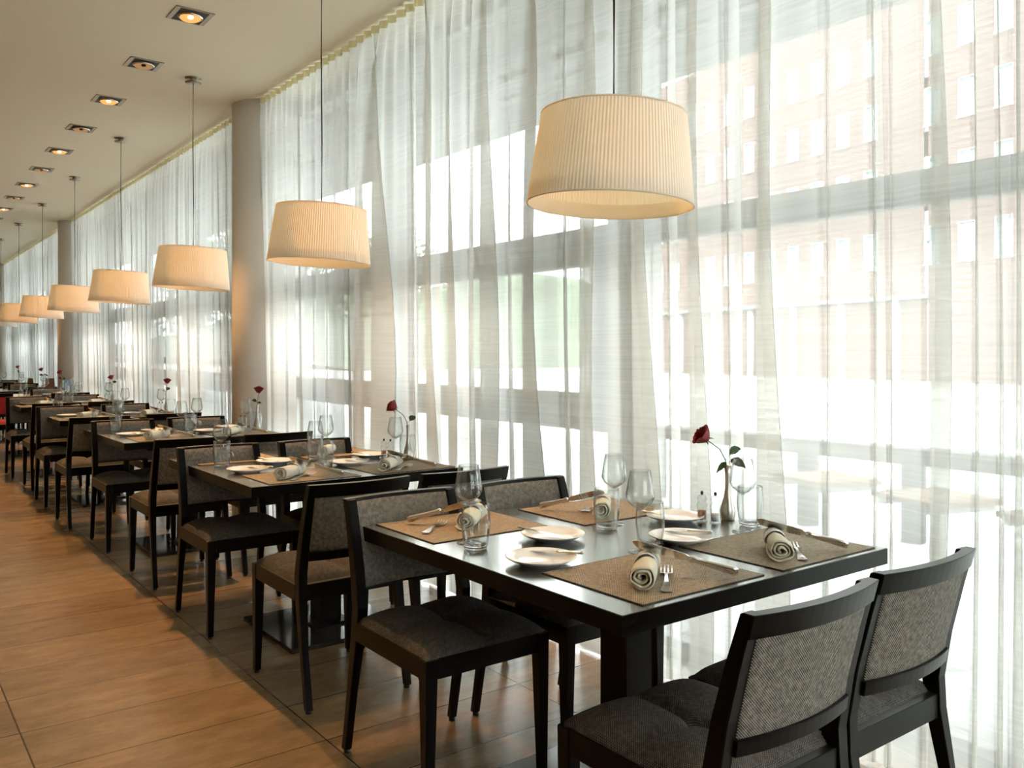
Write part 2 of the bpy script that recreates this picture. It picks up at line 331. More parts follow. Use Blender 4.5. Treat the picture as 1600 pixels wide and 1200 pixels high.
# ------------------------------------------------------------------ curtains
def pleat_y(u):
    a = (u-800)/FPX; return 2.57*(cos(YAW)-a*sin(YAW))/(a*cos(YAW)+sin(YAW))
PLEATS = [(1578, 1590), (1555, 1561), (1516, 1521), (1447, 1474), (1384, 1388), (1360, 1365), (1284, 1289), (1175, 1216), (1132, 1136), (1072, 1099), (1040, 1044), (987, 1020), (905, 937), (884, 892), (820, 855), (800, 804), (753, 782), (740, 744), (697, 712), (662, 682), (640, 646), (575, 612), (560, 566), (540, 545)]
def curtain(ya, yb, label, seed):
    rnd = random.Random(seed); top = CZ-.012
    n = max(2, int((yb-ya)/.30)); wts = [rnd.choice((.6, .8, 1.0, 1.3, 1.7)) for _ in range(n)]; S = sum(wts)
    edges = [ya]
    for w_ in wts: edges.append(edges[-1]+(yb-ya)*w_/S)
    q_ = [rnd.choice((.008, .02, .04, .07, .11)) for _ in range(n)]
    q_ = [min(a, .8*(edges[i+1]-edges[i])) for i, a in enumerate(q_)]
    if seed == 11:
        pr_ = [(pleat_y(b), pleat_y(a)) for a, b in PLEATS]; lo = ya; hi = pr_[-1][1]; E_ = []; Q_ = []; y = ya
        while y < pr_[0][0]-.25: y += rnd.uniform(.1, .3); E_.append(y); Q_.append(rnd.choice((.01, .04, .09)))
        for a, b in pr_: E_.append(b+.15*(b-a)); Q_.append((b-a)*1.35)
        y = E_[-1]
        while y < yb-.4: y += rnd.uniform(.18, .36); E_.append(y); Q_.append(rnd.choice((.01, .04, .08)))
        E_.append(yb); Q_.append(.01); edges = [ya]+E_; q_ = Q_; n = len(Q_)
    dp = [(.012+.28*a)*(1 if seed == 11 else .45) for a in q_]
    sk = [rnd.uniform(0, 6) for _ in range(n)]
    ph = rnd.uniform(0, 6); path = []
    US = [.5*k/14 for k in range(14)]+[.5]+[.5+.5*k/14 for k in range(1, 14)]
    for i in range(n):
        for u in US+([1.0] if i == n-1 else []): path.append((i, u))
    rows = []
    for r in range(15):
        z = top-(top-.012)*r/14; m = (r/14)**.36; row = []
        for i, u in path:
            tt = (i+u)/n
            yt = edges[i]+(edges[i+1]-edges[i])*u; xt = .016*sin(2*pi*yt/.105)+.006*sin(9*tt)
            w_ = edges[i+1]-edges[i]; pd = dp[i-1] if i else 0
            if u <= .5: k = u/.5; yl = edges[i]+w_*k; xl = -pd*(1-k)**2
            else: v = (u-.5)/.5; yl = edges[i+1]-q_[i]*sin(pi*v)**2*(1+.25*sin(2*z+sk[i])); xl = -dp[i]*v - .012*sin(2*pi*v)
            xl += .012*sin(3.1*yl+ph)+.02*sin(1.3*yl+ph*2)
            dr = .010*sin(1.7*z+1.2*yl+ph)*m if 0 < i < n-1 else 0
            row.append((2.55+xt*(1-m)+xl*m+.055*(r/14), yt*(1-m)+(yl+dr)*m, z))
        rows.append(row)
    b = MB(); b.open = True; b.grid(rows, True)
    o = b.build('sheer_curtain', M['sheer']); tag(o, label, 'curtain', 'sheer curtains along the glazing')
    tp = MB(); tp.open = True; R = []
    for zz in (top+.003, top-.045):
        R.append([(2.546+.016*sin(2*pi*yy/.105), yy, zz) for yy in [ya+(yb-ya)*k/(int((yb-ya)/.105)*8) for k in range(int((yb-ya)/.105)*8+1)]])
    tp.grid(R, True); tp.build('heading_tape', M['tape'], o)
    return o
curtain(-2.9, -1.45, 'sheer white curtain panel beyond the right edge of the view', 3)
curtain(-.55, 6.76, 'wide sheer white curtain beside the three nearest tables, up to the first round column', 11)
curtain(7.36, 14.60, 'sheer white curtain between the first and second round columns', 23)
curtain(15.32, 22.56, 'sheer white curtain between the second and third round columns', 37)
curtain(23.28, 30.4, 'farthest sheer white curtain, beyond the third round column', 41)

oc = curtain(.0, 2.4, 'sheer white curtain hanging across the added glazed bay behind the camera', 51)  # unseen curtain of the added rear bay
oc.rotation_euler = (0, 0, -pi/2); oc.location = (0, -.55, 0)
# ------------------------------------------------------------------ outside
struct(MB().box(-30, 3.02, -60, -3.45, -.30, -.06).build('ground', M['pave']), 'pale paving behind the added rear glazing')  # unseen paving outside the added rear bay
struct(MB().box(3.02, 260, -120, 300, -.30, -.06).build('ground', M['pave']), 'pale paving outside the glazing')
cn = MB().box(3.02, 6.0, -12, 40, 3.86, 4.2); cn.box(2.95, 3.02, -12, 40, CZ, 4.2)
struct(cn.build('canopy', M['conc']), 'grey canopy slab above the pavement outside')

bd = empty('office_building', (41.9, 29.7, -.06), -math.atan2(.166, .986))
tag(bd, 'pink brick office block with rows of upright windows across the street', 'building')
# local: x = outwards (street on -x), y = along (left in the view)
rows_z = [(15.5, 17.3), (12.2, 14.0), (8.9, 10.7), (5.6, 7.4)]
sy = [11.6-1.75*i for i in range(24)]
sy = [a for a in sy if not (-9.4 < a < -7.6)]
def facade():
    m = MB(); zs = sorted({0, 4.15, 19.6} | {z for r in rows_z for z in r}); ys = sorted({13.4, -34} | {round(a+d, 3) for a in sy for d in (-.42, .42)} | {-9.2, -7.95})
    wins = {(round(a-.42, 3), r[0]) for a in sy for r in rows_z}
    for i in range(len(ys)-1):
        for j in range(len(zs)-1):
            if (ys[i], zs[j]) in wins or (ys[i] == -9.2 and zs[j] >= 4.15): continue
            if zs[j] < 4.1 and ys[i] > -9.3: continue
            m.add([(0, ys[i], zs[j]), (0, ys[i+1], zs[j]), (0, ys[i+1], zs[j+1]), (0, ys[i], zs[j+1])], [(0, 1, 2, 3)])
    m.box(.35, 14, -34, 13.4, 0, 19.6)
    m.add([(0, 13.4, 4.15), (.35, 13.4, 4.15), (.35, 13.4, 19.6), (0, 13.4, 19.6)], [(0, 1, 2, 3)])
    m.add([(0, -34, 19.6), (.35, -34, 19.6), (.35, 13.4, 19.6), (0, 13.4, 19.6)], [(0, 1, 2, 3)])
    m.open = True
    return m
facade().build('brick_wall', M['brick'], bd)
for a in sy:
    for z0, z1 in rows_z:
        if a < -26: continue
        fr = MB(); 
        fr.hexa([(0, a-.42, z0), (.3, a-.42, z0), (.3, a-.40, z0), (0, a-.40, z0)], [(0, a-.42, z1), (.3, a-.42, z1), (.3, a-.40, z1), (0, a-.40, z1)])
        fr.box(0, .3, a+.40, a+.42, z0, z1); fr.box(0, .3, a-.42, a+.42, z1-.03, z1); fr.box(-.05, .3, a-.46, a+.46, z0-.05, z0)
        w_ = fr.build('window', M['white'], bd)
        MB().box(.26, .29, a-.40, a+.40, z0, z1-.03).build('pane', M['dglass'], w_)
st = MB()
for q in range(6): st.box(.05, .2, -9.2, -7.95, 4.15+q*2.6, 4.15+q*2.6+1.4)
st.build('stair_glazing', M['dglass'], bd)
gf = MB().box(.9, 1.0, -9.3, 13.4, 0, 4.15); gf.build('ground_floor_glazing', M['dglass'], bd)
for a in (12.9, 9.6, 6.3, 3.0, -.4, -3.8, -7.2, -9.2):
    MB().lathe([(0, 0), (.22, 0), (.22, 4.15), (0, 4.15)], 20, (.3, a, 0)).build('pillar', M['white'], bd)
gm = MB()
for q in range(28): gm.box(.84, .9, 13.1-q*.82, 13.16-q*.82, 0, 4.15)
gm.box(.84, .9, -9.3, 13.4, 2.6, 2.68); gm.build('glazing_bars', M['white'], bd)
MB().box(-.1, 1.0, -9.3, 13.4, 4.0, 4.2).build('lintel_band', M['conc'], bd)

# hillside and trees beyond the left bays
hb = MB(); R = []
rn = random.Random(5)
for i in range(13):
    row = []
    for j in range(41):
        y = 60+j*5.5; x = 30+i*12; h_ = 13*math.exp(-((i-7)/4.2)**2)*(1+.25*sin(j*.5)+.2*sin(j*1.3+1))*min(1, (40-j)/6+.2)*min(1, j/5)
        row.append((x, y, -.1+h_+rn.uniform(-.4, .4)))
    R.append(row)
hb.open = True; hb.grid(R, True); o = hb.build('hillside', M['hill']); struct(o, 'low wooded hillside on the horizon')
def tree(x, y, h, r, label, seed):
    rd = random.Random(seed); t = empty('street_tree', (x, y, -.06)); tag(t, label, 'tree', 'street trees behind the curtains')
    tr = MB(); tr.tube([(0, 0, 0), (.05, 0, h*.3), (-.04, .05, h*.62), (0, 0, h*.85)], [.2, .16, .1, .04], 8)
    for k in range(9):
        a = rd.uniform(0, 6.28); z = h*rd.uniform(.4, .7); tr.tube([(0, 0, z), (cos(a)*r*.35, sin(a)*r*.35, z+h*.1), (cos(a)*r*.75, sin(a)*r*.75, z+h*.2)], [.07, .05, .02], 5)
    tr.build('trunk', M['bark'], t)
    lf = MB(); lf.open = True
    cl = [Vector((rd.gauss(0, .42)*r, rd.gauss(0, .42)*r, h*.68+rd.gauss(0, .38)*r*.8)) for _ in range(34)]
    for _ in range(2600):
        c = rd.choice(cl)+Vector((rd.gauss(0, .16), rd.gauss(0, .16), rd.gauss(0, .14)))*r
        a = Vector((rd.uniform(-1, 1), rd.uniform(-1, 1), rd.uniform(-1, 1))).normalized(); b = a.orthogonal().normalized(); s = rd.uniform(.10, .2)
        lf.add([c-a*s, c-b*s*.6, c+a*s, c+b*s*.6], [(0, 1, 2, 3)])
    lf.build('foliage', M['foliage'], t)
tree(14.5, 27, 6.2, 2.4, 'pale green street tree seen through the curtain, nearest to the brick office block', 1)
tree(13.5, 36, 7.5, 3.0, 'rounded pale green tree seen left of the nearest tree through the curtain', 2)
tree(17.5, 52, 8.5, 3.2, 'farthest pale green tree seen through the curtain above the third table', 3)
for i, (x, y) in enumerate([(6.1, 5.75), (6.1, 4.1), (6.15, 3.25), (6.2, 1.85)]):
    b = MB(); b.lathe([(0, 0), (.085, 0), (.085, .62), (.08, .66), (.06, .70), (.03, .722), (0, .725)], 24)
    o = b.build('bollard', M['bollard'], None, loc=(x, y, -.06))
    tag(o, 'dark round topped bollard on the pavement outside, %s' % ['farthest left of the four', 'second from the left', 'second from the right', 'farthest right of the four'][i], 'bollard', 'bollards on the pavement')
def patio_table():
    t = empty('patio_table'); tag(t, 'x', 'table')
    for k in range(7):
        MB().box(-.26+k*.075, -.26+k*.075+.068, -.26, .26, .725, .75).build('slat', M['wood'], t, bevel=.003)
    MB().box(-.24, .24, -.22, -.18, .695, .725).box(-.24, .24, .18, .22, .695, .725).build('batten', M['white'], t)
    MB().tube([(0, 0, .02), (0, 0, .70)], .03, 12).build('post', M['frame'], t)
    MB().lathe([(0, 0), (.22, 0), (.22, .012), (.04, .03), (0, .03)], 28).build('foot', M['frame'], t)
    return Proto(t)
pt = patio_table()
for i, (x, y) in enumerate([(4.00, 2.58), (3.88, 1.95), (3.80, 1.36)]):
    pt.place((x, y, -.06), -.35, 'pale slatted wooden patio table outside, %s of the three behind the curtain' % ['leftmost', 'middle', 'rightmost'][i], 'patio tables outside', scale=(.74, .74, .99))

# ------------------------------------------------------------------ downlights
def downlight(on):
    t = empty('recessed_downlight'); tag(t, 'x', 'ceiling light')
    fr = MB(); a, b, i = .112, .115, .028; z0, z1 = -.006, .001
    fr.box(-a, a, -b, -b+i*.35, z0, z1); fr.box(-a, a, b-i*.35, b, z0, z1); fr.box(-a, -a+i, -b, b, z0, z1); fr.box(a-i, a, -b, b, z0, z1)
    fr.build('frame', M['nickel'], t, bevel=.001)
    MB().box(-a+i, a-i, -b+i*.35, b-i*.35, -.003, -.0015).build('recess', M['hole'], t)
    MB().lathe([(.058, -.004), (.062, -.016), (.052, -.017), (.035, -.010), (.0, -.007)], 28).build('reflector', M['lampon' if on else 'lampdim'], t, rot=(radians(-8), 0, 0))
    MB().lathe([(0, -.0075), (.016, -.008), (.017, -.014), (.010, -.019), (0, -.020)], 20).build('burner', M['burner' if on else 'hole'], t, rot=(radians(-8), 0, 0))
    MB().lathe([(.066, -.004), (.073, -.006), (.073, -.014), (.066, -.017)], 28).build('lamp_ring', M['chrome'], t)
    return Proto(t)
d_on, d_off = downlight(True), downlight(False)
ORD = ['nearest', 'second', 'third', 'fourth', 'fifth', 'sixth', 'seventh', 'eighth', 'ninth', 'tenth', 'eleventh', 'twelfth', 'thirteenth', 'fourteenth']
for k in range(12):
    y = 5.3346+1.0908*k
    lab = ('square recessed downlight in the ceiling, nearest to the camera' if k == 0 else 'square recessed downlight in the ceiling, %s from the front' % ORD[k])
    (d_off if k % 2 else d_on).place((1.584, y, CZ), 0, lab, 'recessed downlights in a row')
for k in range(-2, 12):
    y = 5.3346+1.0908*k
    if k % 2 == 0:
        l = bpy.data.lights.new('downlight_beam', 'SPOT'); l.energy = SPOT_W*(.4 if k < 0 else 1); l.color = (1, .50, .17); l.spot_size = radians(66); l.spot_blend = .5; l.shadow_soft_size = .025
        o = bpy.data.objects.new('downlight_beam', l); C.objects.link(o); o.location = (1.68, y, CZ-.03); o.rotation_euler = (radians(-24), radians(4), 0)
for k in range(7):  # unseen lamps without fixtures, kept to warm the left floor
    l = bpy.data.lights.new('aisle_fill', 'SPOT'); l.energy = AISLE_W; l.color = (1, .52, .2); l.spot_size = radians(120); l.spot_blend = .8; l.shadow_soft_size = .05
    o = bpy.data.objects.new('aisle_fill', l); C.objects.link(o); o.location = (-1.2, .5+3.6*k, CZ-.03)

# ------------------------------------------------------------------ pendant lamps
def pendant():
    t = empty('pendant_lamp'); tag(t, 'x', 'pendant lamp', 'pendant lamps over the tables')
    # origin at shade bottom centre; shade pivots a little on its cord
    H = .292; rb, rt = .2723, .237; n = 140
    def ring(r, z, ple=.0010):
        return [((r+(ple if k % 2 else -ple))*cos(pi*k/n), (r+(ple if k % 2 else -ple))*sin(pi*k/n), z) for k in range(2*n)]
    sh = MB(); secs = [ring(rb, 0), ring(rb-.001, .004), ring((rb+rt)/2+.001, H/2), ring(rt+.001, H-.004), ring(rt, H)]
    sh.loft(secs, False, False); sh.open = True
    tilt = empty('shade_holder'); 
    s_ = sh.build('shade', M['shade'], t)
    ln = MB(); ln.open = True; ln.lathe([(rb-.004, .001), (rb-.0085, .05)], 96); ln.build('daylit_band', M['cream_lit'], s_)  # added pale band: daylight on the shade's lower inside put into colour
    rg = MB(); 
    for r, z in ((rb, .001), (rt, H)): rg.lathe([(r-.003, z-.002), (r+.002, z-.002), (r+.002, z+.003), (r-.003, z+.003), (r-.003, z-.002)], 96)
    rg.build('rim_wire', M['cream_lit'], s_)
    sp = MB()
    for k in range(3): a = 2*pi*k/3; sp.tube([(0, 0, H-.02), (cos(a)*rt*.98, sin(a)*rt*.98, H-.004)], .002, 6)
    sp.build('spider', M['steel'], t)
    MB().lathe([(0, H-.10), (.017, H-.10), (.02, H-.06), (.014, H-.02), (.006, H+.01), (0, H+.01)], 20).build('socket', M['nickel'], t)
    MB().lathe([(0, .10), (.02, .105), (.032, .13), (.03, .16), (.014, .20), (0, .20)], 20).build('bulb', M['bulb'], t)
    bpy.data.objects.remove(tilt)
    L_ = CZ-1.8076
    MB().tube([(0, 0, H), (.002, .001, H+.35), (-.002, 0, H+.8), (0, 0, L_-.02)], .0035, 8).build('cord', M['cord'], t)
    MB().lathe([(0, L_), (.06, L_), (.06, L_-.004), (.024, L_-.006), (.024, L_-.03), (.058, L_-.032), (.058, L_-.036), (0, L_-.036)], 32).build('ceiling_rose', M['nickel'], t)
    return Proto(t)
pl = pendant()
LAB = ['large cream pleated pendant lamp over the nearest table', 'cream pleated pendant lamp second from the front', 'cream pleated pendant lamp third from the front', 'cream pleated pendant lamp fourth from the front',
       'glowing cream pendant lamp fifth from the front', 'glowing cream pendant lamp sixth from the front', 'glowing cream pendant lamp seventh from the front', 'farthest glowing cream pendant lamp at the left edge']
fw = Vector((sin(YAW), cos(YAW), 0))
for n_ in range(8):
    loc = (1.9628, 2.0446+n_*P, 1.8076)
    o = pl.place(loc, 0, LAB[n_])
    for ch in o.children:
        if ch.name.startswith(('shade', 'spider')):
            piv = Vector((0, 0, .30)); R_ = Matrix.Translation(piv) @ Matrix.Rotation(radians(2.6), 4, fw) @ Matrix.Translation(-piv)
            ch.matrix_basis = R_
    l = bpy.data.lights.new('pendant_bulb', 'POINT'); l.energy = BULB_W; l.color = (1, .66, .28); l.shadow_soft_size = .035
    q = bpy.data.objects.new('pendant_bulb', l); C.objects.link(q); q.location = (loc[0], loc[1], 1.8076+.15)

# ------------------------------------------------------------------ dining tables
def table():
    t = empty('dining_table'); tag(t, 'x', 'table', 'dark dining tables in a row')
    MB().box(0, TW, 0, TD, T-.046, T).build('tabletop', M['top'], t, bevel=.0015)
    e = MB(); e.box(-.0008, TW+.0008, -.0008, .006, T-.0465, T-.0012); e.box(-.0008, TW+.0008, TD-.006, TD+.0008, T-.0465, T-.0012); e.box(-.0008, .006, 0, TD, T-.0465, T-.0012); e.box(TW-.006, TW+.0008, 0, TD, T-.0465, T-.0012)
    e.build('edge_band', M['black'], t)
    a = MB(); 
    a.box(.18, TW-.18, .16, TD-.16, T-.075, T-.046); a.build('underframe', M['black'], t)
    MB().box(.48, .592, .475, .587, .02, T-.075).build('pedestal', M['black'], t, bevel=.002)
    MB().box(.236, .836, .231, .831, .0, .02).build('base_plate', M['base'], t, bevel=.002)
    MB().box(.44, .632, .435, .627, .02, .032).build('pedestal_collar', M['black'], t, bevel=.002)
    return Proto(t)
tbl = table()
TN = ['nearest', 'second', 'third', 'fourth', 'fifth', 'sixth', 'seventh', 'eighth']
for n_ in range(8):
    tb_ = tbl.place((X0+.006, Y0+n_*P, 0), 0, ('dark square-edged dining table set for four, nearest to the camera' if n_ == 0 else 'dark dining table in the row, %s from the front' % TN[n_]))
    if n_:                       # the pedestals of the further tables stand a little nearer
        for c_ in tb_.children:
            if c_.name.startswith(('pedestal', 'base_plate')): c_.location = (-.06, -.24, 0)

# ------------------------------------------------------------------ chairs.  local: front legs at y=0, back towards +y, x centred
def chair(red=False):
    t = empty('dining_chair'); tag(t, 'x', 'chair', None if red else 'dark dining chairs in the row'); K = M['black']; CL = M['red'] if red else M['seat']; CB = M['red'] if red else M['back']
    hw = .225
    for s in (-1, 1):
        def q(x, y, z): return (s*x, y, z)
        # front leg, tapering down
        lg = MB().hexa([q(hw-.003, .004, .012), q(hw-.029, .004, .012), q(hw-.029, .03, .012), q(hw-.003, .03, .012)], [q(hw, 0, .455), q(hw-.042, 0, .455), q(hw-.042, .042, .455), q(hw, .042, .455)])
        o = lg.build('leg', K, t, bevel=.002)
        MB().lathe([(0, 0), (.011, 0), (.011, .012), (0, .012)], 14, (s*(hw-.016), .017, 0)).build('glide', M['hole'], o)
        # rear leg running up into the back post
        prof = [(.545, .025, .012), (.505, .030, .22), (.475, .042, .42), (.472, .044, .50), (.492, .040, .62), (.524, .035, .75), (.548, .030, .838)]
        secs = []
        for yb, th, z in prof:
            th2 = th; wi = .026 if z < .3 else .034; xo = hw-.004 if z < .5 else hw-.006-(z-.5)*.02
            secs.append([q(xo, yb, z), q(xo-wi, yb, z), q(xo-wi, yb-th2, z), q(xo, yb-th2, z)])
        o = MB().loft(secs).build('leg', K, t, bevel=.0015)
        MB().lathe([(0, 0), (.011, 0), (.011, .012), (0, .012)], 14, (s*(hw-.018), .53, 0)).build('glide', M['hole'], o)
    fr = MB()
    z0, z1 = .395, .457
    fr.box(-hw+.042, hw-.042, .003, .028, z0, z1); fr.box(-hw+.03, hw-.03, .442, .468, z0, z1)
    fr.box(-hw+.003, -hw+.028, .03, .44, z0, z1); fr.box(hw-.028, hw-.003, .03, .44, z0, z1)
    fr.build('seat_frame', K, t, bevel=.0015)
    # cushion with a stitched cross
    n = 32; Rr = []
    for j in range(n+1):
        row = []
        for i in range(n+1):
            u, v = i/n*2-1, j/n*2-1
            e = (1-abs(u)**7)*(1-abs(v)**7); e = max(e, 0)**.5
            d = .017*(math.exp(-(u/.06)**2)+math.exp(-(v/.06)**2))*(.35+.65*(1-max(abs(u), abs(v))))
            d += .008*math.exp(-(u*u+v*v)/.02)
            puff = .017*(1-(abs(abs(u)-.5)*2)**2)*(1-(abs(abs(v)-.5)*2)**2)
            row.append((u*(hw-.006), .225+v*.222, .455+e*(.030+puff-d)))
        Rr.append(row)
    cu = MB(); cu.grid(Rr, True)
    cu.box(-hw+.03, hw-.03, .03, .43, .44, .456)
    cu.open = True
    cu.build('seat', CL, t)
    # curved back rails: yb(z) rear line, bow(x) outwards at the middle
    def yb(z): 
        for (a, b) in zip(prof[:-1], prof[1:]):
            if a[2] <= z <= b[2]: k = (z-a[2])/(b[2]-a[2]); return a[0]+(b[0]-a[0])*k
        return prof[-1][0]
    bow = lambda x: .034*(1-(x/hw)**2)
    def rail(z0, z1, th, xw, off=0.0, m=14):
        secs = []
        for i in range(m+1):
            x = -xw+2*xw*i/m; a, b = yb(z0)+bow(x)-off, yb(z1)+bow(x)-off
            secs.append([(x, a, z0), (x, b, z1), (x, b-th, z1), (x, a-th, z0)])
        return secs
    rl = MB(); rl.loft(rail(.792, .8405, .028, hw-.012)); rl.loft(rail(.548, .582, .026, hw-.035))
    rl.build('back_frame', K, t, bevel=.0012)
    m = 28; nz = 10; F, B_ = [], []
    bp = MB(); secs = []
    xw = hw-.041
    for j in range(nz+1):
        z = .572+(.800-.572)*j/nz; sec = []
        e = (1-(abs(j/nz*2-1))**6)
        for i in range(m+1):
            x = -xw+2*xw*i/m; cr = .003*math.exp(-(x/.006)**2)
            sec.append((x, yb(z)+bow(x)-.008, z))
        for i in range(m, -1, -1):
            x = -xw+2*xw*i/m; ee = e*(1-(abs(x/xw))**8); cr = .003*math.exp(-(x/.01)**2)+.002*math.exp(-((z-.685)/.008)**2)
            sec.append((x, yb(z)+bow(x)-.030-.008*ee+cr, z))
        secs.append(sec)
    bp.loft(secs, True, True)
    # front upholstery overlaps both rails, with a stitched cross
    secs = []; xf = hw-.0385; NZ = 14
    for j in range(NZ+1):
        k = j/NZ; z = .556+(.829-.556)*k; zz = min(z, .836); sec = []
        e = 1-abs(k*2-1)**8
        for i in range(m+1):
            x = -xf+2*xf*i/m; sec.append((x, yb(zz)+bow(x)-.0285, z))
        for i in range(m, -1, -1):
            x = -xf+2*xf*i/m; ee = e*(1-abs(x/xf)**10)
            cr = .0022*math.exp(-(x/.006)**2)+.0022*math.exp(-((z-.69)/.006)**2)
            sec.append((x, yb(zz)+bow(x)-.031-.009*ee+cr, z))
        secs.append(sec)
    bp.loft(secs, True, True)
    bp.build('backrest', CB, t)
    return Proto(t)
ch = chair(); rch = chair(True)
SIDE = {'NL': 'near aisle', 'NR': 'near window', 'FL': 'far aisle', 'FR': 'far window'}
def put_chair(n_, side, x, yf, proto=ch, rz_j=0):
    near = side[0] == 'N'
    if proto is rch: lab = 'red upholstered chair at the left edge behind the fifth table'
    elif n_ == 0: lab = {'NL': 'dark dining chair in front at the bottom edge, its back to the camera', 'NR': 'dark dining chair nearest the curtain at lower right, back to the camera',
                         'FL': 'dark dining chair facing the camera at the nearest table, on the aisle side', 'FR': 'dark dining chair facing the camera at the nearest table, beside the curtain'}[side]
    else: lab = 'dark dining chair %s the camera on the %s side of the %s table' % ('backing onto' if near else 'facing', SIDE[side].split()[1], TN[n_])
    proto.place((x, yf, 0), (pi if near else 0)+rz_j, lab)
put_chair(0, 'FL', 1.489, 2.075, rz_j=.0); put_chair(0, 'FR', 1.998, 2.062); put_chair(0, 'NL', 1.524, 1.545); put_chair(0, 'NR', 1.997, 1.560)
put_chair(1, 'FL', 1.49, 4.00); put_chair(1, 'FR', 2.02, 3.98); put_chair(1, 'NL', 1.513, 3.50); put_chair(1, 'NR', 2.00, 3.50)
put_chair(2, 'FL', 1.50, 6.125); put_chair(2, 'FR', 2.02, 6.13); put_chair(2, 'NL', 1.51, 5.565); put_chair(2, 'NR', 2.02, 5.56)
put_chair(3, 'FL', 1.45, 8.22); put_chair(3, 'FR', 2.0, 8.25); put_chair(3, 'NL', 1.44, 7.65); put_chair(3, 'NR', 2.0, 7.70)
put_chair(4, 'FL', 1.46, 10.35); put_chair(4, 'FR', 2.0, 10.45); put_chair(4, 'NL', 1.50, 9.85); put_chair(4, 'NR', 2.0, 9.9)
put_chair(5, 'NL', 1.24, 12.52, rch); put_chair(5, 'NR', 2.02, 12.15); put_chair(5, 'FR', 2.02, 12.75)
put_chair(6, 'NR', 2.02, 14.4); put_chair(6, 'FR', 2.02, 15.0); put_chair(7, 'NR', 2.02, 16.65); put_chair(7, 'FR', 2.02, 17.25)

# ------------------------------------------------------------------ table-top things
def placemat():
    w_, d_ = .2225, .1825
    o = MB().box(-w_, w_, -d_, d_, .0008, .0028).build('placemat', M['mat']); 
    e = MB(); 
    for (a, b, c, d) in ((-w_, w_, -d_, -d_+.003), (-w_, w_, d_-.003, d_), (-w_, -w_+.003, -d_, d_), (w_-.003, w_, -d_, d_)): e.box(a, b, c, d, 0, .0029)
    e.build('edge_binding', M['matedge'], o); tag(o, 'x', 'placemat'); return Proto(o)
def plate():
    pr_ = [(0, .004), (.045, .004), (.05, 0), (.055, 0), (.058, .004), (.085, .013), (.098, .0205), (.0985, .0225), (.096, .0225), (.075, .0155), (.062, .0105), (.055, .0085), (0, .008)]
    o = MB().lathe(pr_, 64).build('side_plate', M['plate'], merge=True); tag(o, 'x', 'plate'); return Proto(o)
def tumbler():
    o = MB().lathe([(0, 0), (.031, 0), (.0345, .003), (.0375, .02), (.0425, .06), (.0435, .085), (.041, .118), (.0395, .134), (.0382, .1345), (.0394, .118), (.0418, .085), (.0405, .06), (.0365, .03), (.033, .020), (.02, .0165), (0, .0155)], 40).build('water_tumbler', M['glass'], merge=True)
    MB().lathe([(0, .0008), (.030, .0008), (.0335, .004), (.0345, .010), (.0335, .0155), (.02, .0150), (0, .0145)], 40).build('thick_base', M['thick'], o, merge=True)
    tag(o, 'x', 'tumbler'); return Proto(o)
def wineglass():
    t = empty('wine_glass'); tag(t, 'x', 'wine glass')
    MB().lathe([(0, 0), (.034, 0), (.035, .001), (.034, .0022), (.02, .004), (.008, .007), (.0035, .014), (0, .014)], 40).build('foot', M['glass'], t, merge=True)
    MB().lathe([(0, .0135), (.0035, .0137), (.0029, .04), (.0029, .09), (.0035, .112), (.006, .121), (0, .1215)], 16).build('stem', M['glass'], t, merge=True)
    MB().lathe([(0, .121), (.006, .1212), (.018, .128), (.034, .142), (.042, .157), (.0415, .170), (.036, .205), (.0305, .236), (.0298, .2362), (.0352, .205), (.0403, .170), (.0406, .158), (.033, .144), (.017, .1305), (.006, .1255), (0, .125)], 40).build('bowl', M['glass'], t, merge=True)
    return Proto(t)
def napkin(seed):
    rd = random.Random(seed); n = 90; secs = []
    L_ = .19
    xs = [-L_/2+L_*i/10 for i in range(11)]
    def sp(i, x):
        u = i/n; a = 2*pi*3.1*u-1.2; r = .005+.0275*u**.9
        pinch = 1-.16*math.exp(-((x-.035)/.03)**2)
        rr = r*pinch*(1+.05*sin(3*a+seed)+.03*sin(5*a+x*40))
        return (rr*cos(a)*1.08, rr*sin(a)*.92)
    th = .0021
    for x in xs:
        outer = []; inner = []
        for i in range(n+1):
            y, z = sp(i, x); l_ = math.hypot(y, z)+1e-6; outer.append((x+.006*sin(i*.07+seed), y*(1+th/l_), z*(1+th/l_))); inner.append((x+.006*sin(i*.07+seed), y*(1-th/l_), z*(1-th/l_)))
        # trailing corner of the cloth
        secs.append(outer+inner[::-1])
    b = MB().loft(secs, True, True)
    o = b.build('rolled_napkin', M['napkin']); tag(o, 'x', 'napkin')
    MB().lathe([(.0292, -.014), (.0308, -.014), (.0308, .014), (.0292, .014)], 36).build('napkin_ring', M['band'], o, loc=(.045, 0, -.0005), rot=(0, pi/2, 0))
    return Proto(o)
def knife(L_, name='table_knife', w_=1.0):
    t = empty(name); tag(t, 'x', 'knife'); hl = L_*.46
    secs = []
    for u, a, b in ((0, .004, .003), (.02, .008, .005), (.12, .009, .0058), (.45, .0072, .0048), (.85, .0052, .0042), (.94, .0075, .005), (1, .005, .0036)):
        secs.append([(hl*u, w_*a*cos(q), w_*b*sin(q)) for q in [2*pi*k/12 for k in range(12)]])
    MB().loft(secs, True, True).build('handle', M['chrome'], t)
    bl = []
    for u, y0, y1 in ((0, -.004, .004), (.08, -.008, .008), (.3, -.0095, .009), (.7, -.0105, .009), (.9, -.008, .0085), (.98, -.001, .006), (1, .003, .004)):
        x = hl+(L_-hl)*u; bl.append([(x, w_*y0, -.0003), (x, w_*y1, -.0009), (x, w_*y1, .0009), (x, w_*y0, .0003)])
    MB().loft(bl).build('blade', M['chrome'], t)
    return Proto(t)
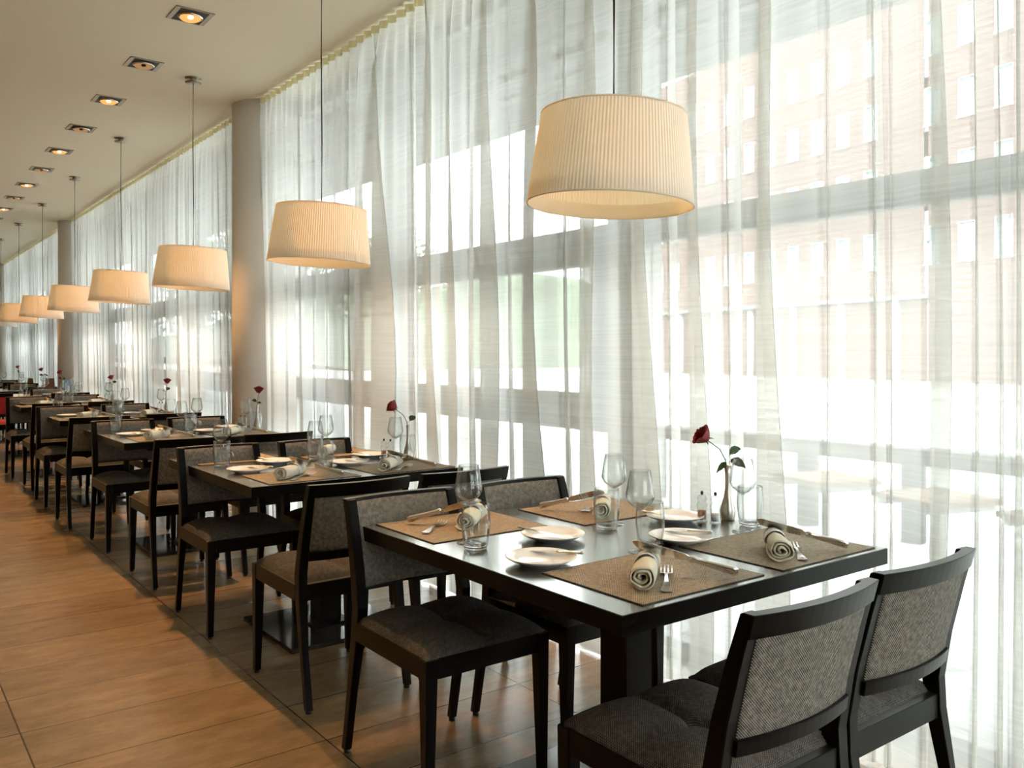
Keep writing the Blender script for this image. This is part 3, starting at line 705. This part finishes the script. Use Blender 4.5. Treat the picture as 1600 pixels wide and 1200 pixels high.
def fork():
    t = empty('table_fork'); tag(t, 'x', 'fork'); L_ = .20; secs = []
    for u, a, z in ((0, .009, .0035), (.03, .0105, .0035), (.14, .008, .004), (.3, .004, .006), (.5, .0028, .008), (.62, .0035, .007), (.68, .009, .0045), (.72, .0115, .003), (.76, .012, .0022)):
        x = L_*u; secs.append([(x, -a, z-.001), (x, a, z-.001), (x, a, z+.001), (x, -a, z+.001)])
    MB().loft(secs).build('handle', M['chrome'], t, bevel=.0004)
    for k in range(4):
        y = -.0105+k*.007; tt = []
        for u, z in ((.75, .0022), (.82, .0015), (.92, .003), (1, .007)):
            tt.append([(L_*u, y-.0013, z-.0007), (L_*u, y+.0013, z-.0007), (L_*u, y+.0013, z+.0007), (L_*u, y-.0013, z+.0007)])
        MB().loft(tt).build('tine', M['chrome'], t)
    return Proto(t)
def vase():
    o = MB().lathe([(0, 0), (.021, 0), (.024, .004), (.0265, .02), (.0262, .034), (.021, .055), (.0135, .08), (.0098, .105), (.0088, .13), (.0095, .16), (.0118, .187), (.0108, .187), (.0085, .16), (.0078, .13), (0, .12)], 36).build('bud_vase', M['steel'], merge=True)
    tag(o, 'x', 'vase'); return Proto(o)
def mill(kind):
    nm = 'pepper_mill' if kind else 'salt_mill'; t = empty(nm); tag(t, 'x', 'mill')
    MB().lathe([(0, 0), (.018, 0), (.019, .003), (.0165, .008), (.016, .05), (.0185, .056), (.0165, .062), (.012, .068), (.0155, .074), (.0165, .08), (.012, .089), (.005, .092), (0, .092)], 24).build('glass_body', M['millg'], t, merge=True)
    MB().lathe([(0, .006), (.0138, .006), (.0138, .038 if kind else .030), (0, .040 if kind else .032)], 20).build('contents', M['pepper' if kind else 'salt'], t, merge=True)
    MB().lathe([(0, .092), (.004, .0925), (.0055, .098), (.004, .1035), (0, .1045)], 16).build('knob', M['ball'], t, merge=True)
    return Proto(t)
camR = Vector((cos(YAW), -sin(YAW), 0))
def rose(loc, dx, dz, label, seed, leaves):
    """origin at the vase mouth; head offset sideways dx, up dz"""
    rd = random.Random(seed); t = empty('red_rose', loc); tag(t, label, 'rose', 'roses in bud vases')
    H = camR*dx+Vector((0, 0, dz)); mid = camR*(dx*.35)+Vector((.004, .0, dz*.55))
    MB().tube([(0, 0, -.1), (0, 0, -.01), tuple(camR*dx*.1+Vector((0, 0, dz*.2))), tuple(mid), tuple(H*.92)], .0019, 8).build('stem', M['stem'], t)
    ax = (H-mid).normalized(); a1 = ax.orthogonal().normalized(); a2 = ax.cross(a1)
    bl = MB(); bl.open = True
    for k in range(26):
        lay = k/26; ang = k*2.4; r0 = .006+.027*lay**.8; hgt = .052-.012*lay; wd = .5+.35*lay; Pg = []
        for i in range(6):
            v = i/5; row = []
            for j in range(7):
                u = (j/6-.5)*2; th = ang+u*wd*(1 if lay < .6 else .8); rr = r0*(.35+.75*sin(min(v*1.9, 1.57)))+(.008*lay*max(0, v-.7)/.3)
                z = hgt*v*(1-.12*u*u)-.007*lay*max(0, v-.75)*4+rd.uniform(-.0012, .0012)
                row.append(tuple(H+ax*(z-.022)+(a1*cos(th)+a2*sin(th))*rr))
            Pg.append(row)
        bl.grid(Pg, True)
    bl.build('bloom', M['petal'], t)
    sp_ = MB(); sp_.open = True
    for k in range(5):
        th = k*1.257; d = a1*cos(th)+a2*sin(th); q = H-ax*.022
        sp_.add([q, q+d*.014-a1.cross(d)*0+ax.cross(d)*.004+ax*.002, q+d*.026-ax*.010, q+d*.014-ax.cross(d)*.004+ax*.002], [(0, 1, 2, 3)])
    sp_.build('sepals', M['stem'], t)
    for (lx, lz, ll, ang) in leaves:
        b0 = camR*lx+Vector((0, 0, lz)); d = (camR*cos(ang)+Vector((.1, .1, 0))+Vector((0, 0, sin(ang)))).normalized(); sd = d.cross(Vector((fw.x, fw.y, .9)).normalized()).normalized()
        lf = MB(); lf.open = True; Pg = []
        for i in range(9):
            v = i/8; ww = ll*.36*sin(pi*min(1, v**.8))**.8*(1+.12*(i % 2)); droop = Vector((0, 0, -.35*ll*v*v))
            Pg.append([tuple(b0+d*ll*v+droop+sd*ww*u+Vector((0, 0, .12*ll*abs(u)))) for u in (-1, -.5, 0, .5, 1)])
        lf.grid(Pg, True); lo = lf.build('leaf', M['leaf'], t)
        MB().tube([tuple(camR*dx*.08+Vector((0, 0, min(lz*.5, .02)))), tuple(b0)], .001, 6).build('leaf_stalk', M['stem'], lo)
    return t
def lay_between(proto, a, b, label, group, baseL, roll=0):
    a = Vector(a); b = Vector(b); d = b-a; rz = math.atan2(d.y, d.x); ry = -math.atan2(d.z, math.hypot(d.x, d.y)); s = d.length/baseL
    return proto.place(tuple(a), label=label, group=group, rot=(roll, ry, rz), scale=(s, 1, 1))

pm, pp, tm, wg, np1, np2, kn, bk, fk, vz = placemat(), plate(), tumbler(), wineglass(), napkin(1), napkin(4), knife(.262, w_=1.55), knife(.18, 'butter_knife', .75), fork(), vase()
pep, sal = mill(1), mill(0)
MATS = dict(NL=(1.636, 1.560), NR=(2.156, 1.556), FL=(1.592, 2.388), FR=(2.140, 2.318))
PLT = dict(FL=(1.698, 2.037), NL=(1.479, 1.826), NR=(1.991, 1.780), FR=(2.219, 2.010))
TUM = dict(FL=(1.434, 2.075), FR=(1.937, 2.051), NL=(1.867, 1.790), NR=(2.353, 1.801))
WIN = dict(FL=(1.465, 2.158), FR=(2.012, 2.094), NL=(1.796, 1.761), NR=(2.259, 1.757))
ZM = .7532
NAPK = dict(NL=((1.497, 1.462), (1.640, 1.580)), NR=((2.010, 1.435), (2.140, 1.555)), FL=((1.545, 2.30), (1.68, 2.425)), FR=((2.03, 2.18), (2.16, 2.31)))
KNF = dict(NL=((1.777, 1.397, .758), (1.590, 1.588, .816)), NR=((2.282, 1.401, .758), (2.110, 1.592, .811)), FL=((1.45, 2.501, .758), (1.668, 2.380, .811)), FR=((1.964, 2.437, .758), (2.118, 2.255, .811)))
FRK = dict(NL=((1.528, 1.412), (1.705, 1.575)), NR=((2.060, 1.400), (2.215, 1.545)), FL=((1.415, 2.33), (1.56, 2.45)), FR=((2.17, 2.345), (2.05, 2.30)))
BTR = dict(FL=((1.652, 2.155, .776), (1.700, 1.985, .766)), NL=((1.580, 1.765, .776), (1.50, 1.920, .766)), NR=((2.085, 1.735, .776), (2.000, 1.885, .766)), FR=((2.16, 2.11, .776), (2.215, 1.95, .766)))
VASE = [(2.382, 1.917), (2.345, 4.034), (2.36, 6.299), (2.36, 8.726), (2.36, 10.984), (2.253, 13.54), (2.329, 15.678), (2.305, 18.21)]
ROSE = [(-.086, .102, [(.006, .035, .055, .75), (.010, .014, .055, -.15), (-.004, .006, .04, 3.7)]), (-.085, .100, [(.008, .02, .05, .9)]), (.012, .112, [(-.004, .02, .045, 2.6), (.004, .01, .03, .4)]), (.01, .115, [(.005, .02, .05, 1.1), (-.006, .01, .04, 2.6)]),
        (-.02, .10, [(.006, .03, .05, .8), (-.006, .02, .05, 2.7)]), (-.04, .115, [(-.02, .02, .05, 2.6), (.005, .01, .05, .8)]), (-.04, .12, [(-.006, .02, .07, 2.8), (.004, .02, .07, .3)]), (-.03, .13, [(0, .02, .07, 2.2)])]
def where(n_, sd):
    return '%s corner of the %s table' % ({'NL': 'near aisle-side', 'NR': 'near window-side', 'FL': 'far aisle-side', 'FR': 'far window-side'}[sd], TN[n_])
for n_ in range(8):
    dy = n_*P; rd = random.Random(100+n_); far = n_ >= 5
    for sd in ('FL', 'FR', 'NL', 'NR'):
        if far and sd[1] == 'L': continue
        jx = lambda s_=.008: 0 if n_ == 0 else rd.uniform(-s_, s_)
        W_ = where(n_, sd)
        if n_ < 6:
            x, y = MATS[sd]; pm.place((x+jx(.004), y+dy+jx(.004), T), 0, 'woven brown placemat at the '+W_, 'woven placemats')
            x, y = PLT[sd]; jx_, jy_ = jx(), jx(); pp.place((x+jx_, y+dy+jy_, T), 0, 'white side plate at the '+W_, 'white side plates')
            a, b = BTR[sd]; lay_between(bk, (a[0]+jx_, a[1]+dy+jy_, a[2]+.0005), (b[0]+jx_, b[1]+dy+jy_, b[2]), 'small butter knife on the plate at the '+W_, 'butter knives on plates', .18)
            a, b = NAPK[sd]; m_ = ((a[0]+b[0])/2, (a[1]+b[1])/2); rz = math.atan2(b[1]-a[1], b[0]-a[0])
            (np1 if sd in ('NL', 'FR') else np2).place((m_[0], m_[1]+dy, ZM+.031), label='rolled cream napkin on the placemat at the '+W_, group='rolled cream napkins', rot=(0, 0, rz+jx(.06)))
            a, b = KNF[sd]; lay_between(kn, (a[0], a[1]+dy, a[2]+.010), (b[0], b[1]+dy, b[2]+.019), 'table knife leaning on the napkin at the '+W_, 'table knives', .262, radians(55 if sd[0] == 'N' else -50))
            a, b = FRK[sd]; fkp = lay_between(fk, (a[0], a[1]+dy, ZM), (b[0], b[1]+dy, ZM), 'silver fork beside the napkin at the '+W_, 'table forks', .20); fkp.scale = (fkp.scale[0], 1.35, 1.2)
        x, y = TUM[sd]; tm.place((x+jx(), y+dy+jx(), T+.0002), 0, 'empty water tumbler at the '+W_, 'water tumblers')
        x, y = WIN[sd]; wg.place((x+jx(), y+dy+jx(), T+.0002), 0, 'empty wine glass at the '+W_, 'wine glasses')
    vx, vy = VASE[n_]
    vz.place((vx, vy, T), 0, 'slim metal bud vase with a rose on the %s table' % TN[n_], 'metal bud vases')
    r_ = ROSE[n_]; rose((vx, vy, T+.187), r_[0], r_[1], 'single red rose in the vase on the %s table' % TN[n_], n_, r_[2])
    if n_ < 5:
        pep.place((2.288, 1.951+dy, T+.0002), 0, 'small glass pepper mill on the %s table' % TN[n_], 'pepper mills')
        sal.place((2.304, 1.906+dy, T+.0002), 0, 'small glass salt mill on the %s table' % TN[n_], 'salt mills')
# standing cards on the far tables
def card(x, y, w_, h_, mat, label, pic=False):
    t = empty('menu_card', (x, y, T), -YAW*.9+.2); tag(t, label, 'menu card')
    c = MB(); c.add([(-w_/2, -.035, 0), (w_/2, -.035, 0), (w_*.44, 0, h_), (-w_*.44, 0, h_)]+[(-w_/2, -.031, 0), (w_/2, -.031, 0), (w_*.44, .003, h_), (-w_*.44, .003, h_)], [(0, 1, 2, 3), (7, 6, 5, 4), (0, 4, 5, 1), (1, 5, 6, 2), (2, 6, 7, 3), (3, 7, 4, 0)]); f = c.build('front_panel', mat, t)
    MB().add([(-w_/2, .035, 0), (w_/2, .035, 0), (w_*.44, .002, h_), (-w_*.44, .002, h_)]+[(-w_/2, .031, 0), (w_/2, .031, 0), (w_*.44, -.001, h_), (-w_*.44, -.001, h_)], [(0, 1, 2, 3), (7, 6, 5, 4), (0, 4, 5, 1), (1, 5, 6, 2), (2, 6, 7, 3), (3, 7, 4, 0)]).build('rear_panel', mat, t)
    if pic:
        k = lambda u, v: (u*w_, -.0365+.035*v, v*h_)
        MB().add([k(-.02, .12), k(.38, .12), k(.32, .62), k(.12, .72), k(.02, .5)], [(0, 1, 2, 3, 4)]).build('printed_picture', M['paper'], f)
card(2.18, 15.95, .085, .16, M['card'], 'brown standing menu card on the seventh table')
card(2.12, 13.72, .125, .215, M['card'], 'tall brown standing menu card on the sixth table')
card(2.27, 13.30, .10, .20, M['blue'], 'light blue printed card standing on the sixth table', True)
